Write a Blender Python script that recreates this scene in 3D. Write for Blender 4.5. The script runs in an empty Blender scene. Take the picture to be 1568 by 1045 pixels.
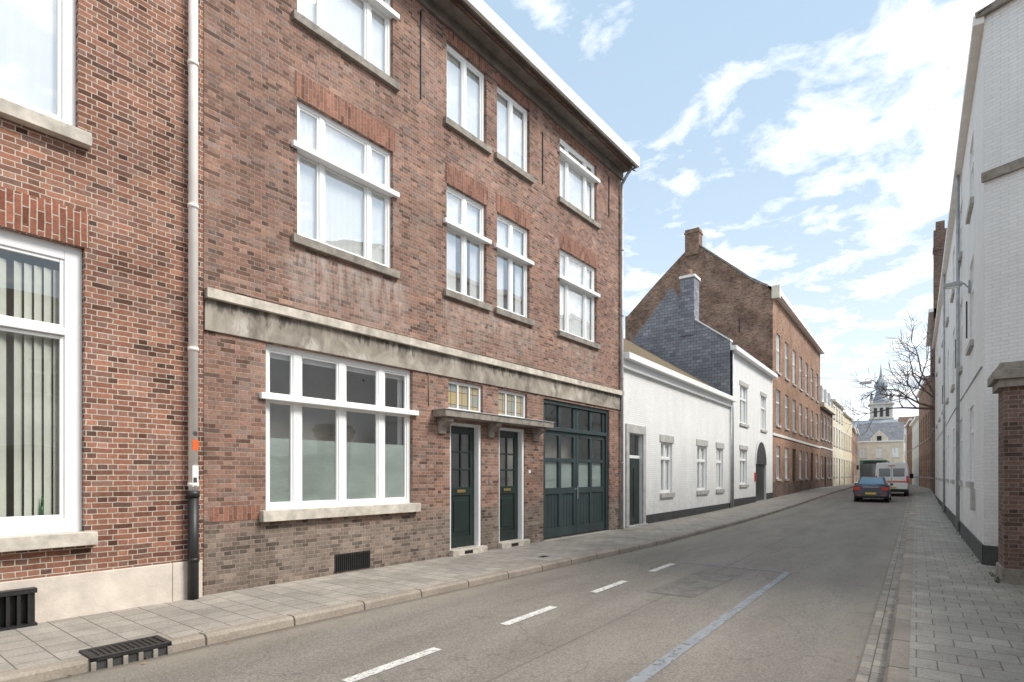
import bpy, bmesh, math, random
from mathutils import Vector
random.seed(7)
S=bpy.context.scene
S.view_settings.view_transform='Standard'; S.view_settings.look='None'; S.view_settings.exposure=0

# ------------------------------------------------------------ node helpers
def newmat(name):
    m=bpy.data.materials.new(name); m.use_nodes=True
    return m,m.node_tree,m.node_tree.nodes['Principled BSDF']
def setin(nt,sock,v):
    if isinstance(v,bpy.types.NodeSocket): nt.links.new(v,sock)
    elif isinstance(v,(tuple,list)) and len(v)==3 and sock.type=='RGBA': sock.default_value=(*v,1)
    else: sock.default_value=v
def N(nt,t,ins=None,**k):
    n=nt.nodes.new(t)
    for a,v in k.items(): setattr(n,a,v)
    for a,v in (ins or {}).items(): setin(nt,n.inputs[a],v)
    return n
def mix(nt,blend,fac,a,b):
    n=N(nt,'ShaderNodeMix',data_type='RGBA',blend_type=blend)
    setin(nt,n.inputs[0],fac); setin(nt,n.inputs[6],a); setin(nt,n.inputs[7],b)
    return n.outputs[2]
def mth(nt,op,a,b=0.0,clamp=False):
    n=N(nt,'ShaderNodeMath',operation=op,use_clamp=clamp)
    setin(nt,n.inputs[0],a); setin(nt,n.inputs[1],b); return n.outputs[0]
def noi(nt,vec,scale,detail=4,rough=.6,dist=0):
    return N(nt,'ShaderNodeTexNoise',{'Vector':vec,'Scale':scale,'Detail':min(detail,5),'Roughness':rough,'Distortion':dist}).outputs['Fac']
def mr(nt,v,a,b,c=0.,d=1.):
    return N(nt,'ShaderNodeMapRange',{0:v,1:a,2:b,3:c,4:d}).outputs[0]
def mapv(nt,vec,scale=(1,1,1),loc=(0,0,0),rot=(0,0,0)):
    return N(nt,'ShaderNodeMapping',{'Vector':vec,'Scale':scale,'Location':loc,'Rotation':rot}).outputs[0]
def uv(nt): return N(nt,'ShaderNodeTexCoord').outputs['UV']
def obj(nt): return N(nt,'ShaderNodeTexCoord').outputs['Object']
def bump(nt,b,h,strength=.4,dist=.01):
    n=N(nt,'ShaderNodeBump',{'Height':h,'Strength':strength,'Distance':dist}); nt.links.new(n.outputs[0],b.inputs['Normal'])
def grey(v): return (v,v,v)

def plain(name,col,rough=.6,var=.15,scale=3,metal=0,bumpv=0,spec=.5):
    m,nt,b=newmat(name); o=obj(nt)
    n=noi(nt,o,scale,3,.65); f=mr(nt,n,.3,.7,1-var,1+var)
    c=mix(nt,'MULTIPLY',1.,col,f); nt.links.new(c,b.inputs['Base Color'])
    b.inputs['Roughness'].default_value=rough; b.inputs['Metallic'].default_value=metal
    b.inputs['Specular IOR Level'].default_value=spec
    if bumpv: bump(nt,b,noi(nt,o,scale*12,2,.7),bumpv,.01)
    return m

def brick(name,c1,c2,mortar,w=.22,h=.0667,ms=.0055,swap=False,darkbelow=None,darkcol=(.1,.085,.075),var=.25,eff=.25,dark3=.5,off=.5,stains=None,bond=True,simple=False,violet=.4):
    m,nt,b=newmat(name); v=uv(nt); o=obj(nt)
    if swap:
        sp=N(nt,'ShaderNodeSeparateXYZ',{0:v}); v=N(nt,'ShaderNodeCombineXYZ',{0:sp.outputs[1],1:sp.outputs[0]}).outputs[0]
    if not simple:
        wn=N(nt,'ShaderNodeTexNoise',{'Vector':v,'Scale':5.,'Detail':1}).outputs['Color']
        wv=N(nt,'ShaderNodeVectorMath',{0:wn,1:(.5,.5,.5)},operation='SUBTRACT').outputs[0]
        wv=N(nt,'ShaderNodeVectorMath',{0:wv,1:(.022,.014,0)},operation='MULTIPLY').outputs[0]
        v=N(nt,'ShaderNodeVectorMath',{0:v,1:wv},operation='ADD').outputs[0]
    def bt(vec,a,bb,mo,mss):
        n=N(nt,'ShaderNodeTexBrick',{'Vector':vec,'Color1':a,'Color2':bb,'Mortar':mo,'Scale':1.,'Mortar Size':mss,'Mortar Smooth':.4,'Bias':0.,'Brick Width':w,'Row Height':h})
        n.offset=off; n.squash=.5 if bond and not swap else 1; n.squash_frequency=2; return n
    b1=bt(v,c1,c2,mortar,ms)
    v2=mapv(nt,v,loc=(w*38,h*44,0)); b2=bt(v2,grey(1.),grey(0.),grey(1.),0)
    g=N(nt,'ShaderNodeSeparateColor',{0:b2.outputs['Color']}).outputs[0]
    g1=mr(nt,g,0,.4,dark3,1.); g3=mr(nt,g,.8,1,1.,1.25)
    g2=mth(nt,'MAXIMUM',mth(nt,'MULTIPLY',g1,g3),b1.outputs['Fac'])
    c=mix(nt,'MULTIPLY',1.,b1.outputs['Color'],g2)
    if not simple and not swap:
        v3=mapv(nt,v,loc=(w*74,h*120,0)); b3=bt(v3,grey(1.),grey(0.),grey(0.),0)
        gg=mr(nt,N(nt,'ShaderNodeSeparateColor',{0:b3.outputs['Color']}).outputs[0],.6,1.,0,violet)
        lum0=N(nt,'ShaderNodeRGBToBW',{0:c}).outputs[0]
        c=mix(nt,'MIX',mth(nt,'MULTIPLY',gg,mth(nt,'SUBTRACT',1.,b1.outputs['Fac'])),c,mix(nt,'MULTIPLY',1.,(1.12,.97,.92),lum0))
    n1=noi(nt,o,.7,4,.65,.5); c=mix(nt,'MULTIPLY',1.,c,mr(nt,n1,.3,.7,1-var,1+var))
    n2=noi(nt,o,25,2,.7); c=mix(nt,'MULTIPLY',1.,c,mr(nt,n2,.3,.7,.8,1.18))
    if eff:
        n3=noi(nt,mapv(nt,o,scale=(1.2,1.2,.8)),1.1,5,.75,.6); c=mix(nt,'MIX',mr(nt,n3,.52,.75,0,eff),c,(.53,.47,.41))
    if darkbelow is not None:
        z=N(nt,'ShaderNodeSeparateXYZ',{0:o}).outputs[2]
        zz=mth(nt,'ADD',z,mr(nt,noi(nt,o,1.6,4,.7),.3,.7,-.22,.22))
        f=mr(nt,zz,darkbelow+.14,darkbelow-.14,0,.82)
        lum=N(nt,'ShaderNodeRGBToBW',{0:c}).outputs[0]
        dk=mix(nt,'MULTIPLY',1.,darkcol,mr(nt,lum,0.03,.32,.25,3.0))
        c=mix(nt,'MIX',f,c,dk)
    if stains:
        sp=N(nt,'ShaderNodeSeparateXYZ',{0:o})
        nn=noi(nt,mapv(nt,o,scale=(6,6,1.2)),1.0,4,.7)
        for (s0,s1,z0,z1,col,amt) in stains:
            f=mth(nt,'MULTIPLY',mr(nt,sp.outputs[0],s0-.15,s0+.1),mr(nt,sp.outputs[0],s1+.15,s1-.1))
            f=mth(nt,'MULTIPLY',f,mr(nt,sp.outputs[2],z0-.25,z1)); f=mth(nt,'MULTIPLY',f,mr(nt,sp.outputs[2],z1+.02,z1-.02))
            f=mth(nt,'MULTIPLY',f,mr(nt,nn,.4,.6,0,amt))
            c=mix(nt,'MIX',f,c,col)
    nt.links.new(c,b.inputs['Base Color']); b.inputs['Roughness'].default_value=.88; b.inputs['Specular IOR Level'].default_value=.25
    if not simple:
        hgt=mth(nt,'ADD',mth(nt,'MULTIPLY',b1.outputs['Fac'],-1.),mth(nt,'MULTIPLY',n2,.5))
        bump(nt,b,hgt,.6,.008)
    return m

def whitebrick(name,col=(.86,.855,.835),dirt=.5):
    m,nt,b=newmat(name); v=uv(nt); o=obj(nt)
    b1=N(nt,'ShaderNodeTexBrick',{'Vector':v,'Color1':col,'Color2':tuple(x*.95 for x in col),'Mortar':tuple(x*.84 for x in col),'Scale':1.,'Mortar Size':.007,'Mortar Smooth':.6,'Brick Width':.22,'Row Height':.0667})
    n1=noi(nt,mapv(nt,o,scale=(1,1,.35)),1.3,5,.7,.3); c=mix(nt,'MULTIPLY',1.,b1.outputs['Color'],mr(nt,n1,.35,.7,.91,1.03))
    n5=noi(nt,o,9,4,.8); c=mix(nt,'MIX',mr(nt,n5,.66,.72,0,.35),c,(.55,.53,.49))
    z=N(nt,'ShaderNodeSeparateXYZ',{0:o}).outputs[2]
    f=mth(nt,'MULTIPLY',mr(nt,z,1.5,.1,0,dirt),mr(nt,noi(nt,o,3,4,.75),.4,.7))
    c=mix(nt,'MIX',f,c,(.42,.40,.36))
    nt.links.new(c,b.inputs['Base Color']); b.inputs['Roughness'].default_value=.7
    bump(nt,b,mth(nt,'ADD',mth(nt,'MULTIPLY',b1.outputs['Fac'],-1.),mth(nt,'MULTIPLY',noi(nt,o,18,1),.8)),.6,.008)
    return m

def glassmat(name,base=.12,tint=(.97,.985,.98),wob=.02):
    # two-sided window pane: Schlick reflection over a clear transmission
    m=bpy.data.materials.new(name); m.use_nodes=True; nt=m.node_tree; nt.nodes.clear()
    out=N(nt,'ShaderNodeOutputMaterial'); o=obj(nt)
    bp=N(nt,'ShaderNodeBump',{'Height':noi(nt,o,1.4,1,.4),'Strength':wob,'Distance':.3}).outputs[0]
    ge=N(nt,'ShaderNodeNewGeometry')
    dt=N(nt,'ShaderNodeVectorMath',{0:ge.outputs['Normal'],1:ge.outputs['Incoming']},operation='DOT_PRODUCT').outputs['Value']
    d=mth(nt,'SUBTRACT',1.,mth(nt,'ABSOLUTE',dt)); p5=mth(nt,'POWER',d,5.)
    f=mth(nt,'ADD',mth(nt,'MULTIPLY',p5,.9-base),base,True)
    t=N(nt,'ShaderNodeBsdfTransparent',{0:(*tint,1)}); g=N(nt,'ShaderNodeBsdfGlossy',{'Color':(.98,.985,.99,1),'Roughness':.015,'Normal':bp})
    mx=N(nt,'ShaderNodeMixShader',{0:f}); nt.links.new(t.outputs[0],mx.inputs[1]); nt.links.new(g.outputs[0],mx.inputs[2])
    nt.links.new(mx.outputs[0],out.inputs[0]); return m

# ------------------------------------------------------------ materials
stA=[(1.3,3.6,4.3,5.2,(.55,.51,.46),.6),(4.6,7.8,4.3,5.2,(.55,.50,.44),.45),(8.8,10.9,4.3,5.2,(.5,.45,.4),.4)]
BR_A=brick('brick_brown',(.335,.19,.138),(.225,.12,.088),(.32,.27,.225),h=.064,darkbelow=.96,darkcol=(.115,.096,.08),eff=.22,dark3=.45,stains=stA,violet=.5)
BR_AS=brick('brick_brown_soldier',(.31,.145,.098),(.23,.10,.068),(.30,.25,.205),swap=True,eff=.06,var=.15,dark3=.6)
BR_B=brick('brick_red',(.34,.155,.10),(.21,.09,.06),(.48,.425,.355),w=.215,h=.066,ms=.007,eff=.1,dark3=.33,var=.2)
BR_BS=brick('brick_red_soldier',(.30,.115,.07),(.22,.08,.052),(.43,.375,.31),swap=True,eff=.05,ms=.008,dark3=.6)
BR_E=brick('brick_gable',(.30,.19,.135),(.20,.12,.085),(.28,.235,.19),eff=.3,var=.45,simple=True)
BR_EF=brick('brick_orange',(.37,.215,.145),(.28,.15,.098),(.34,.28,.225),eff=.2,simple=True)
BR_D=brick('brick_dark',(.21,.13,.10),(.13,.08,.06),(.26,.23,.2),eff=.15,dark3=.5,var=.35,simple=True)
WB=whitebrick('white_painted_brick'); WB2=whitebrick('white_painted_brick_grey',(.86,.855,.835),.7)
CREAM=plain('cream_render',(.72,.66,.54),.8,.12,1.2)
YEL=plain('ochre_render',(.66,.58,.42),.8,.12,1.2)
WHITE=plain('white_paint',(.88,.88,.87),.35,.04,2)
OFFW=plain('cream_pipe_paint',(.82,.77,.72),.4,.08,4)
STONE=plain('sill_stone',(.54,.49,.42),.8,.28,5,bumpv=.3)
STONED=plain('sill_stone_dark',(.27,.24,.205),.85,.35,6,bumpv=.3)
PLB=plain('plinth_concrete',(.64,.565,.49),.85,.16,2.4,bumpv=.4)
GREYST=plain('grey_bluestone',(.45,.435,.41),.8,.2,4)
BLACKP=plain('black_tar_and_shade',(.05,.05,.052),.6,.4,3)  # tar on plinths; also the painted shade in hollow openings
GREEN=plain('dark_green_paint',(.022,.034,.031),.3,.2,2)
GREEN2=plain('garage_green_paint',(.040,.058,.060),.38,.18,2)
IRON=plain('black_iron',(.02,.02,.021),.45,.3,8)
ZINC=plain('zinc',(.42,.43,.44),.5,.2,5,metal=.3)
LGREY=plain('lamp_grey',(.40,.41,.42),.4,.1,5)
SOFF=plain('eave_soffit',(.20,.17,.145),.8,.25,3)
SLATE=brick('slate_shingle',(.29,.30,.335),(.22,.23,.26),(.12,.12,.14),w=.3,h=.16,ms=.012,eff=.1,dark3=.75,var=.15,bond=False,simple=True)
SLATEG=brick('slate_roof_hazed',(.25,.255,.275),(.20,.205,.22),(.12,.12,.13),w=.3,h=.2,ms=.012,eff=.15,dark3=.8,var=.15,bond=False,simple=True)  # far roofs: distance haze put into a greyer slate colour
TILE=brick('roof_tile',(.22,.14,.10),(.16,.10,.075),(.06,.045,.04),w=.25,h=.22,ms=.02,eff=.1,bond=False,simple=True)
def moss():
    m,nt,b=newmat('mossy_tile'); v=uv(nt); o=obj(nt)
    b1=N(nt,'ShaderNodeTexBrick',{'Vector':v,'Color1':(.25,.17,.11,1),'Color2':(.18,.12,.08,1),'Mortar':(.05,.04,.03,1),'Scale':1.,'Mortar Size':.025,'Brick Width':.25,'Row Height':.22})
    c=mix(nt,'MIX',mr(nt,noi(nt,o,2.2,5,.75),.42,.6,0,.7),b1.outputs['Color'],(.17,.15,.06))
    nt.links.new(c,b.inputs['Base Color']); b.inputs['Roughness'].default_value=.95
    bump(nt,b,mth(nt,'ADD',mth(nt,'MULTIPLY',b1.outputs['Fac'],-1.),noi(nt,o,20,2)),.8,.03); return m
MOSS=moss()
def bandmat():
    m,nt,b=newmat('weathered_concrete_band'); o=obj(nt)
    n1=noi(nt,mapv(nt,o,scale=(1.1,1,.8)),1.3,5,.65,.7)
    c=mix(nt,'MIX',mr(nt,n1,.40,.60),(.20,.17,.14),(.41,.365,.305))
    wv=N(nt,'ShaderNodeTexVoronoi',{'Vector':mapv(nt,o,scale=(1.25,.01,1.5),loc=(0,0,-.4)),'Scale':1.6,'Randomness':.75}).outputs['Distance']
    n2=noi(nt,mapv(nt,o,scale=(4,1,2.0),loc=(7,0,3)),1.6,5,.75,.3)
    f=mth(nt,'MULTIPLY',mr(nt,wv,.42,.22),mr(nt,n2,.40,.52))
    c=mix(nt,'MIX',mth(nt,'MULTIPLY',f,.7),c,(.58,.54,.48))
    n3=noi(nt,mapv(nt,o,scale=(5,1,1.1),loc=(2,0,5)),1.5,5,.72,.2); n4=noi(nt,mapv(nt,o,loc=(5,5,5)),.8,2,.5)
    z=N(nt,'ShaderNodeSeparateXYZ',{0:o}).outputs[2]
    up=mr(nt,z,3.6,4.05,.35,1.)   # rain runs down from under the ledge
    k=mth(nt,'MULTIPLY',mr(nt,mth(nt,'MULTIPLY',n3,up),.40,.52,0,.9),mr(nt,n4,.36,.52,.25,1.))
    c=mix(nt,'MIX',k,c,(.075,.065,.055))
    nt.links.new(c,b.inputs['Base Color']); b.inputs['Roughness'].default_value=.9
    return m
BAND=bandmat()
CORN=plain('pale_stone_course',(.55,.495,.42),.85,.35,4,bumpv=.35)
GLASS=glassmat('window_glass',.20); GLASSU=glassmat('window_glass_bright',.40); GLASSF=glassmat('window_glass_far',.13)
CURT=plain('white_curtain',(.90,.90,.89),.8,.03,3)
INT=plain('room_wall',(.38,.35,.31),.9,.2,1)
def frost():
    m,nt,b=newmat('frosted_film'); o=obj(nt)
    nt.links.new(mix(nt,'MULTIPLY',1.,(.31,.36,.33),mr(nt,noi(nt,mapv(nt,o,scale=(1,1,2)),1.2,3),.3,.7,.8,1.2)),b.inputs['Base Color'])
    b.inputs['Roughness'].default_value=.35; return m
FROST=frost()
BLIND=plain('vertical_blind',(.56,.57,.50),.7,.12,2)
def leaded():
    m,nt,b=newmat('leaded_glass'); v=uv(nt)
    b1=N(nt,'ShaderNodeTexBrick',{'Vector':v,'Color1':(.42,.34,.18,1),'Color2':(.26,.30,.30,1),'Mortar':(.2,.13,.08,1),'Scale':1.,'Mortar Size':.01,'Brick Width':.17,'Row Height':.26})
    b1.offset=0
    nt.links.new(b1.outputs['Color'],b.inputs['Base Color']); b.inputs['Roughness'].default_value=.12; return m
LEAD=leaded()
ORANGE=plain('orange_stripe',(.75,.14,.03),.4,.05,3); RED=plain('red_lamp',(.6,.015,.01),.2,.05,3)
YELP=plain('yellow_plate',(.75,.5,.03),.4,.05,3)
RUB=plain('tyre_rubber',(.02,.02,.02),.8,.1,5); CHR=plain('rim_alloy',(.5,.5,.52),.3,.05,5,metal=.8)
CARM=plain('dark_blue_car_paint',(.022,.034,.055),.18,.05,3,spec=.8); CARW=plain('white_car_paint',(.85,.85,.85),.25,.03,3)
DGL=plain('vehicle_glass',(.03,.04,.045),.05,.05,3,spec=1.)
SKYGL=plain('vehicle_glass_painted_sky',(.16,.24,.30),.04,.05,3,metal=.6)  # sky reflection put into the glass colour
BUSG=plain('bus_green',(.12,.22,.16),.3,.05,3)
BARK=plain('bark',(.13,.095,.08),.9,.3,8)
BRASS=plain('brass',(.5,.36,.13),.35,.1,8,metal=.8)
CHST=plain('church_stone_hazed',(.58,.55,.50),.85,.2,.5)  # stone colour paled to imitate distance haze
SLATEP=plain('church_slate_hazed',(.31,.34,.38),.6,.15,.6)  # slate colour paled for aerial haze as well
GRB=plain('green_bottle',(.02,.10,.04),.1,.1,5)

def asphalt():
    m,nt,b=newmat('asphalt'); o=obj(nt)
    base=mix(nt,'MIX',mr(nt,noi(nt,mapv(nt,o,scale=(1.6,.35,1)),.8,5,.65,.3),.35,.65),(.185,.164,.140),(.238,.215,.186))
    sp=noi(nt,o,55,2,.8); c=mix(nt,'MULTIPLY',1.,base,mr(nt,sp,.3,.7,.62,1.38))
    vo=N(nt,'ShaderNodeTexVoronoi',{'Vector':o,'Scale':38.}).outputs['Distance']
    c=mix(nt,'MIX',mr(nt,vo,.13,.05,0,.5),c,(.40,.37,.33))
    st=noi(nt,o,2.3,5,.8,.8); c=mix(nt,'MIX',mr(nt,st,.58,.75,0,.4),c,(.11,.10,.088))
    cr=N(nt,'ShaderNodeTexVoronoi',{'Vector':N(nt,'ShaderNodeVectorMath',{0:o,1:N(nt,'ShaderNodeTexNoise',{'Vector':o,'Scale':1.8,'Detail':4}).outputs['Color']},operation='ADD').outputs[0],'Scale':.45},feature='DISTANCE_TO_EDGE').outputs['Distance']
    c=mix(nt,'MIX',mr(nt,cr,.006,.001,0,.4),c,(.07,.065,.06))
    s3=N(nt,'ShaderNodeSeparateXYZ',{0:o}); x=s3.outputs[0]
    yl=mth(nt,'MULTIPLY',mth(nt,'MAXIMUM',mth(nt,'SUBTRACT',13.86,s3.outputs[1]),0.),.0617)
    xk=mth(nt,'ADD',mth(nt,'ADD',x,yl),5.28)
    dn=noi(nt,o,3,4,.7)
    e=mth(nt,'MAXIMUM',mr(nt,xk,.7,.1),mr(nt,x,-.9,-.4)); e=mth(nt,'MULTIPLY',e,mr(nt,dn,.35,.65,.1,.65))
    c=mix(nt,'MIX',e,c,(.31,.27,.215))
    e2=mth(nt,'MAXIMUM',mr(nt,xk,.14,.03),mr(nt,x,-.46,-.40)); c=mix(nt,'MIX',mth(nt,'MULTIPLY',e2,mr(nt,dn,.3,.6,.3,.85)),c,(.10,.085,.065))
    sm_=mth(nt,'ABSOLUTE',mth(nt,'ADD',x,mth(nt,'ADD',2.95,mth(nt,'MULTIPLY',noi(nt,o,.8,2),.03))))
    c=mix(nt,'MIX',mr(nt,sm_,.014,.004,0,.6),c,(.09,.08,.07))
    nt.links.new(c,b.inputs['Base Color']); b.inputs['Roughness'].default_value=.82; b.inputs['Specular IOR Level'].default_value=.35
    bump(nt,b,sp,.35,.01); return m
ASPH=asphalt()
ASPH2=plain('asphalt_patch',(.165,.15,.13),.8,.3,6,bumpv=.4)
def paving(name,w,h,c1,c2,mo,rot=0,off=.5,ms=.006,green=0):
    m,nt,b=newmat(name); o=obj(nt); v=mapv(nt,uv(nt),rot=(0,0,rot))
    b1=N(nt,'ShaderNodeTexBrick',{'Vector':v,'Color1':c1,'Color2':c2,'Mortar':mo,'Scale':1.,'Mortar Size':ms,'Mortar Smooth':.2,'Brick Width':w,'Row Height':h}); b1.offset=off
    n1=noi(nt,o,1.1,5,.7,.4); c=mix(nt,'MULTIPLY',1.,b1.outputs['Color'],mr(nt,n1,.3,.7,.74,1.24))
    n2=noi(nt,o,40,2,.75); c=mix(nt,'MULTIPLY',1.,c,mr(nt,n2,.3,.7,.82,1.18))
    st=noi(nt,o,5,5,.8,.5); c=mix(nt,'MIX',mr(nt,st,.58,.72,0,.5),c,(.15,.135,.118))
    gs=N(nt,'ShaderNodeTexVoronoi',{'Vector':o,'Scale':3.2}).outputs['Distance']; c=mix(nt,'MIX',mr(nt,gs,.07,.05,0,.5),c,(.13,.12,.11))
    if green:
        x=N(nt,'ShaderNodeSeparateXYZ',{0:o}).outputs[0]
        f=mth(nt,'MULTIPLY',mr(nt,x,.7,1.5,0,1),mr(nt,noi(nt,o,2.6,5,.75),.42,.62,0,.8)); c=mix(nt,'MIX',f,c,(.17,.18,.08))
    nt.links.new(c,b.inputs['Base Color']); b.inputs['Roughness'].default_value=.88
    bump(nt,b,mth(nt,'ADD',mth(nt,'MULTIPLY',b1.outputs['Fac'],-1.),mth(nt,'MULTIPLY',n2,.4)),.6,.008); return m
PAVE=paving('paving_slabs',.3,.3,(.365,.33,.285,1),(.295,.265,.23,1),(.14,.12,.10,1),rot=math.radians(90-87.3))
PAVER=paving('paving_slabs_right',.3,.3,(.365,.335,.29,1),(.30,.275,.24,1),(.17,.15,.125,1),green=1)
KERB=paving('kerb_stone',.98,5,(.34,.29,.235,1),(.27,.23,.19,1),(.08,.068,.055,1),rot=math.radians(-90),off=0,ms=.012)
SETT=paving('gutter_setts',.22,.11,(.34,.30,.25,1),(.24,.215,.185,1),(.13,.115,.095,1),rot=math.radians(90))
def worn(name,col,thr,sc=28):
    m=bpy.data.materials.new(name); m.use_nodes=True; nt=m.node_tree; b=nt.nodes['Principled BSDF']; o=obj(nt)
    c=mix(nt,'MULTIPLY',1.,col,mr(nt,noi(nt,o,6,4,.7),.3,.7,.8,1.15)); nt.links.new(c,b.inputs['Base Color']); b.inputs['Roughness'].default_value=.7
    a=mr(nt,noi(nt,o,sc,5,.8),thr-.06,thr+.06,1,0); nt.links.new(a,b.inputs['Alpha']); return m
PAINT=worn('road_paint',(.66,.64,.60),.59); BPAINT=worn('sealed_joint_strip',(.25,.262,.278),.60,9)
DIRT=plain('ground_earth',(.16,.15,.12),.95,.3,.2)

# ------------------------------------------------------------ mesh builder
class MB:
    def __init__(s): s.v=[]; s.f=[]; s.sm=[]
    def face(s,pts,smooth=False):
        i=len(s.v); s.v+=[tuple(p) for p in pts]; s.f.append(list(range(i,i+len(pts)))); s.sm.append(smooth)
    def box(s,x0,x1,y0,y1,z0,z1):
        if x0>x1:x0,x1=x1,x0
        i=len(s.v)
        s.v+=[(x0,y0,z0),(x1,y0,z0),(x1,y1,z0),(x0,y1,z0),(x0,y0,z1),(x1,y0,z1),(x1,y1,z1),(x0,y1,z1)]
        for q in ((0,3,2,1),(4,5,6,7),(0,1,5,4),(1,2,6,5),(2,3,7,6),(3,0,4,7)):
            s.f.append([i+k for k in q]); s.sm.append(False)
    def ry(s,x0,x1,z0,z1,y): s.face([(x0,y,z0),(x1,y,z0),(x1,y,z1),(x0,y,z1)])
    def tube(s,p0,p1,r0,r1=None,n=12,cap=True):
        r1=r0 if r1 is None else r1; p0=Vector(p0);p1=Vector(p1); d=(p1-p0)
        if d.length<1e-6: return
        d.normalize(); a=d.orthogonal().normalized(); b=d.cross(a); i=len(s.v)
        for p,r in((p0,r0),(p1,r1)):
            for k in range(n):
                t=2*math.pi*k/n; s.v.append(tuple(p+a*r*math.cos(t)+b*r*math.sin(t)))
        for k in range(n):
            k2=(k+1)%n; s.f.append([i+k,i+k2,i+n+k2,i+n+k]); s.sm.append(True)
        if cap:
            s.f.append([i+k for k in range(n)][::-1]); s.sm.append(False); s.f.append([i+n+k for k in range(n)]); s.sm.append(False)
    def path(s,pts,r,n=12):
        for a,b in zip(pts,pts[1:]): s.tube(a,b,r,r,n)
    def prism(s,prof,x0,x1):
        a=[(x0,p[0],p[1]) for p in prof]; b=[(x1,p[0],p[1]) for p in prof]; i=len(s.v); n=len(prof)
        s.v+=a+b; s.f.append([i+k for k in range(n)]); s.sm.append(False); s.f.append([i+n+k for k in range(n)][::-1]); s.sm.append(False)
        for k in range(n):
            k2=(k+1)%n; s.f.append([i+k,i+n+k,i+n+k2,i+k2]); s.sm.append(False)
    def finish(s,name,mat,parent=None,bevel=0,loc=None,rot=None):
        if not s.f: return None
        me=bpy.data.meshes.new(name); me.from_pydata(s.v,[],s.f); me.update()
        u=me.uv_layers.new(name='UVMap')
        for p,sm in zip(me.polygons,s.sm):
            p.use_smooth=sm; n=p.normal; ax=max(range(3),key=lambda k:abs(n[k]))
            slope = (ax==2 and abs(n.z)<.97)
            for li in p.loop_indices:
                c=me.vertices[me.loops[li].vertex_index].co
                if slope and abs(n.y)>abs(n.x): u.data[li].uv=(c.x,c.y/max(abs(n.z),.2))
                elif ax==2: u.data[li].uv=(c.x,c.y)
                elif ax==1: u.data[li].uv=(c.x,c.z)
                else: u.data[li].uv=(c.y,c.z)
        me.materials.append(mat); o=bpy.data.objects.new(name,me); S.collection.objects.link(o)
        if parent: o.parent=parent
        if loc: o.location=loc
        if rot is not None: o.rotation_euler=(0,0,rot)
        if bevel:
            bv=o.modifiers.new('bevel','BEVEL'); bv.width=bevel; bv.segments=2; bv.limit_method='ANGLE'
        return o
class G:
    """a real-world object: an empty with part meshes as children"""
    def __init__(s,name,loc=(0,0,0),rot=0,bevel=0):
        s.e=bpy.data.objects.new(name,None); S.collection.objects.link(s.e); s.e.location=loc; s.e.rotation_euler=(0,0,rot)
        s.m={}; s.bevel=bevel
    def mb(s,part,mat,bevel=None):
        k=(part,mat.name)
        if k not in s.m: s.m[k]=(MB(),mat,s.bevel if bevel is None else bevel)
        return s.m[k][0]
    def done(s):
        for (p,_),(mb,mat,bv) in s.m.items(): mb.finish(p,mat,s.e,bv)

def wall(mb,L0,L1,z0,z1,ops,y=0,rev=.14):
    xs=sorted({L0,L1,*[o[0] for o in ops],*[o[1] for o in ops]}); zs=sorted({z0,z1,*[o[2] for o in ops],*[o[3] for o in ops]})
    xs=[x for x in xs if L0<=x<=L1]; zs=[z for z in zs if z0<=z<=z1]
    for a,b in zip(xs,xs[1:]):
        for c,d in zip(zs,zs[1:]):
            mx,mz=(a+b)/2,(c+d)/2
            if any(o[0]<mx<o[1] and o[2]<mz<o[3] for o in ops): continue
            mb.ry(a,b,c,d,y)
    for o in ops:
        a,b,c,d=o[:4]
        mb.face([(a,y,c),(a,y+rev,c),(a,y+rev,d),(a,y,d)]); mb.face([(b,y,c),(b,y,d),(b,y+rev,d),(b,y+rev,c)])
        mb.face([(a,y,d),(a,y+rev,d),(b,y+rev,d),(b,y,d)]); mb.face([(a,y,c),(b,y,c),(b,y+rev,c),(a,y+rev,c)])

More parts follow.
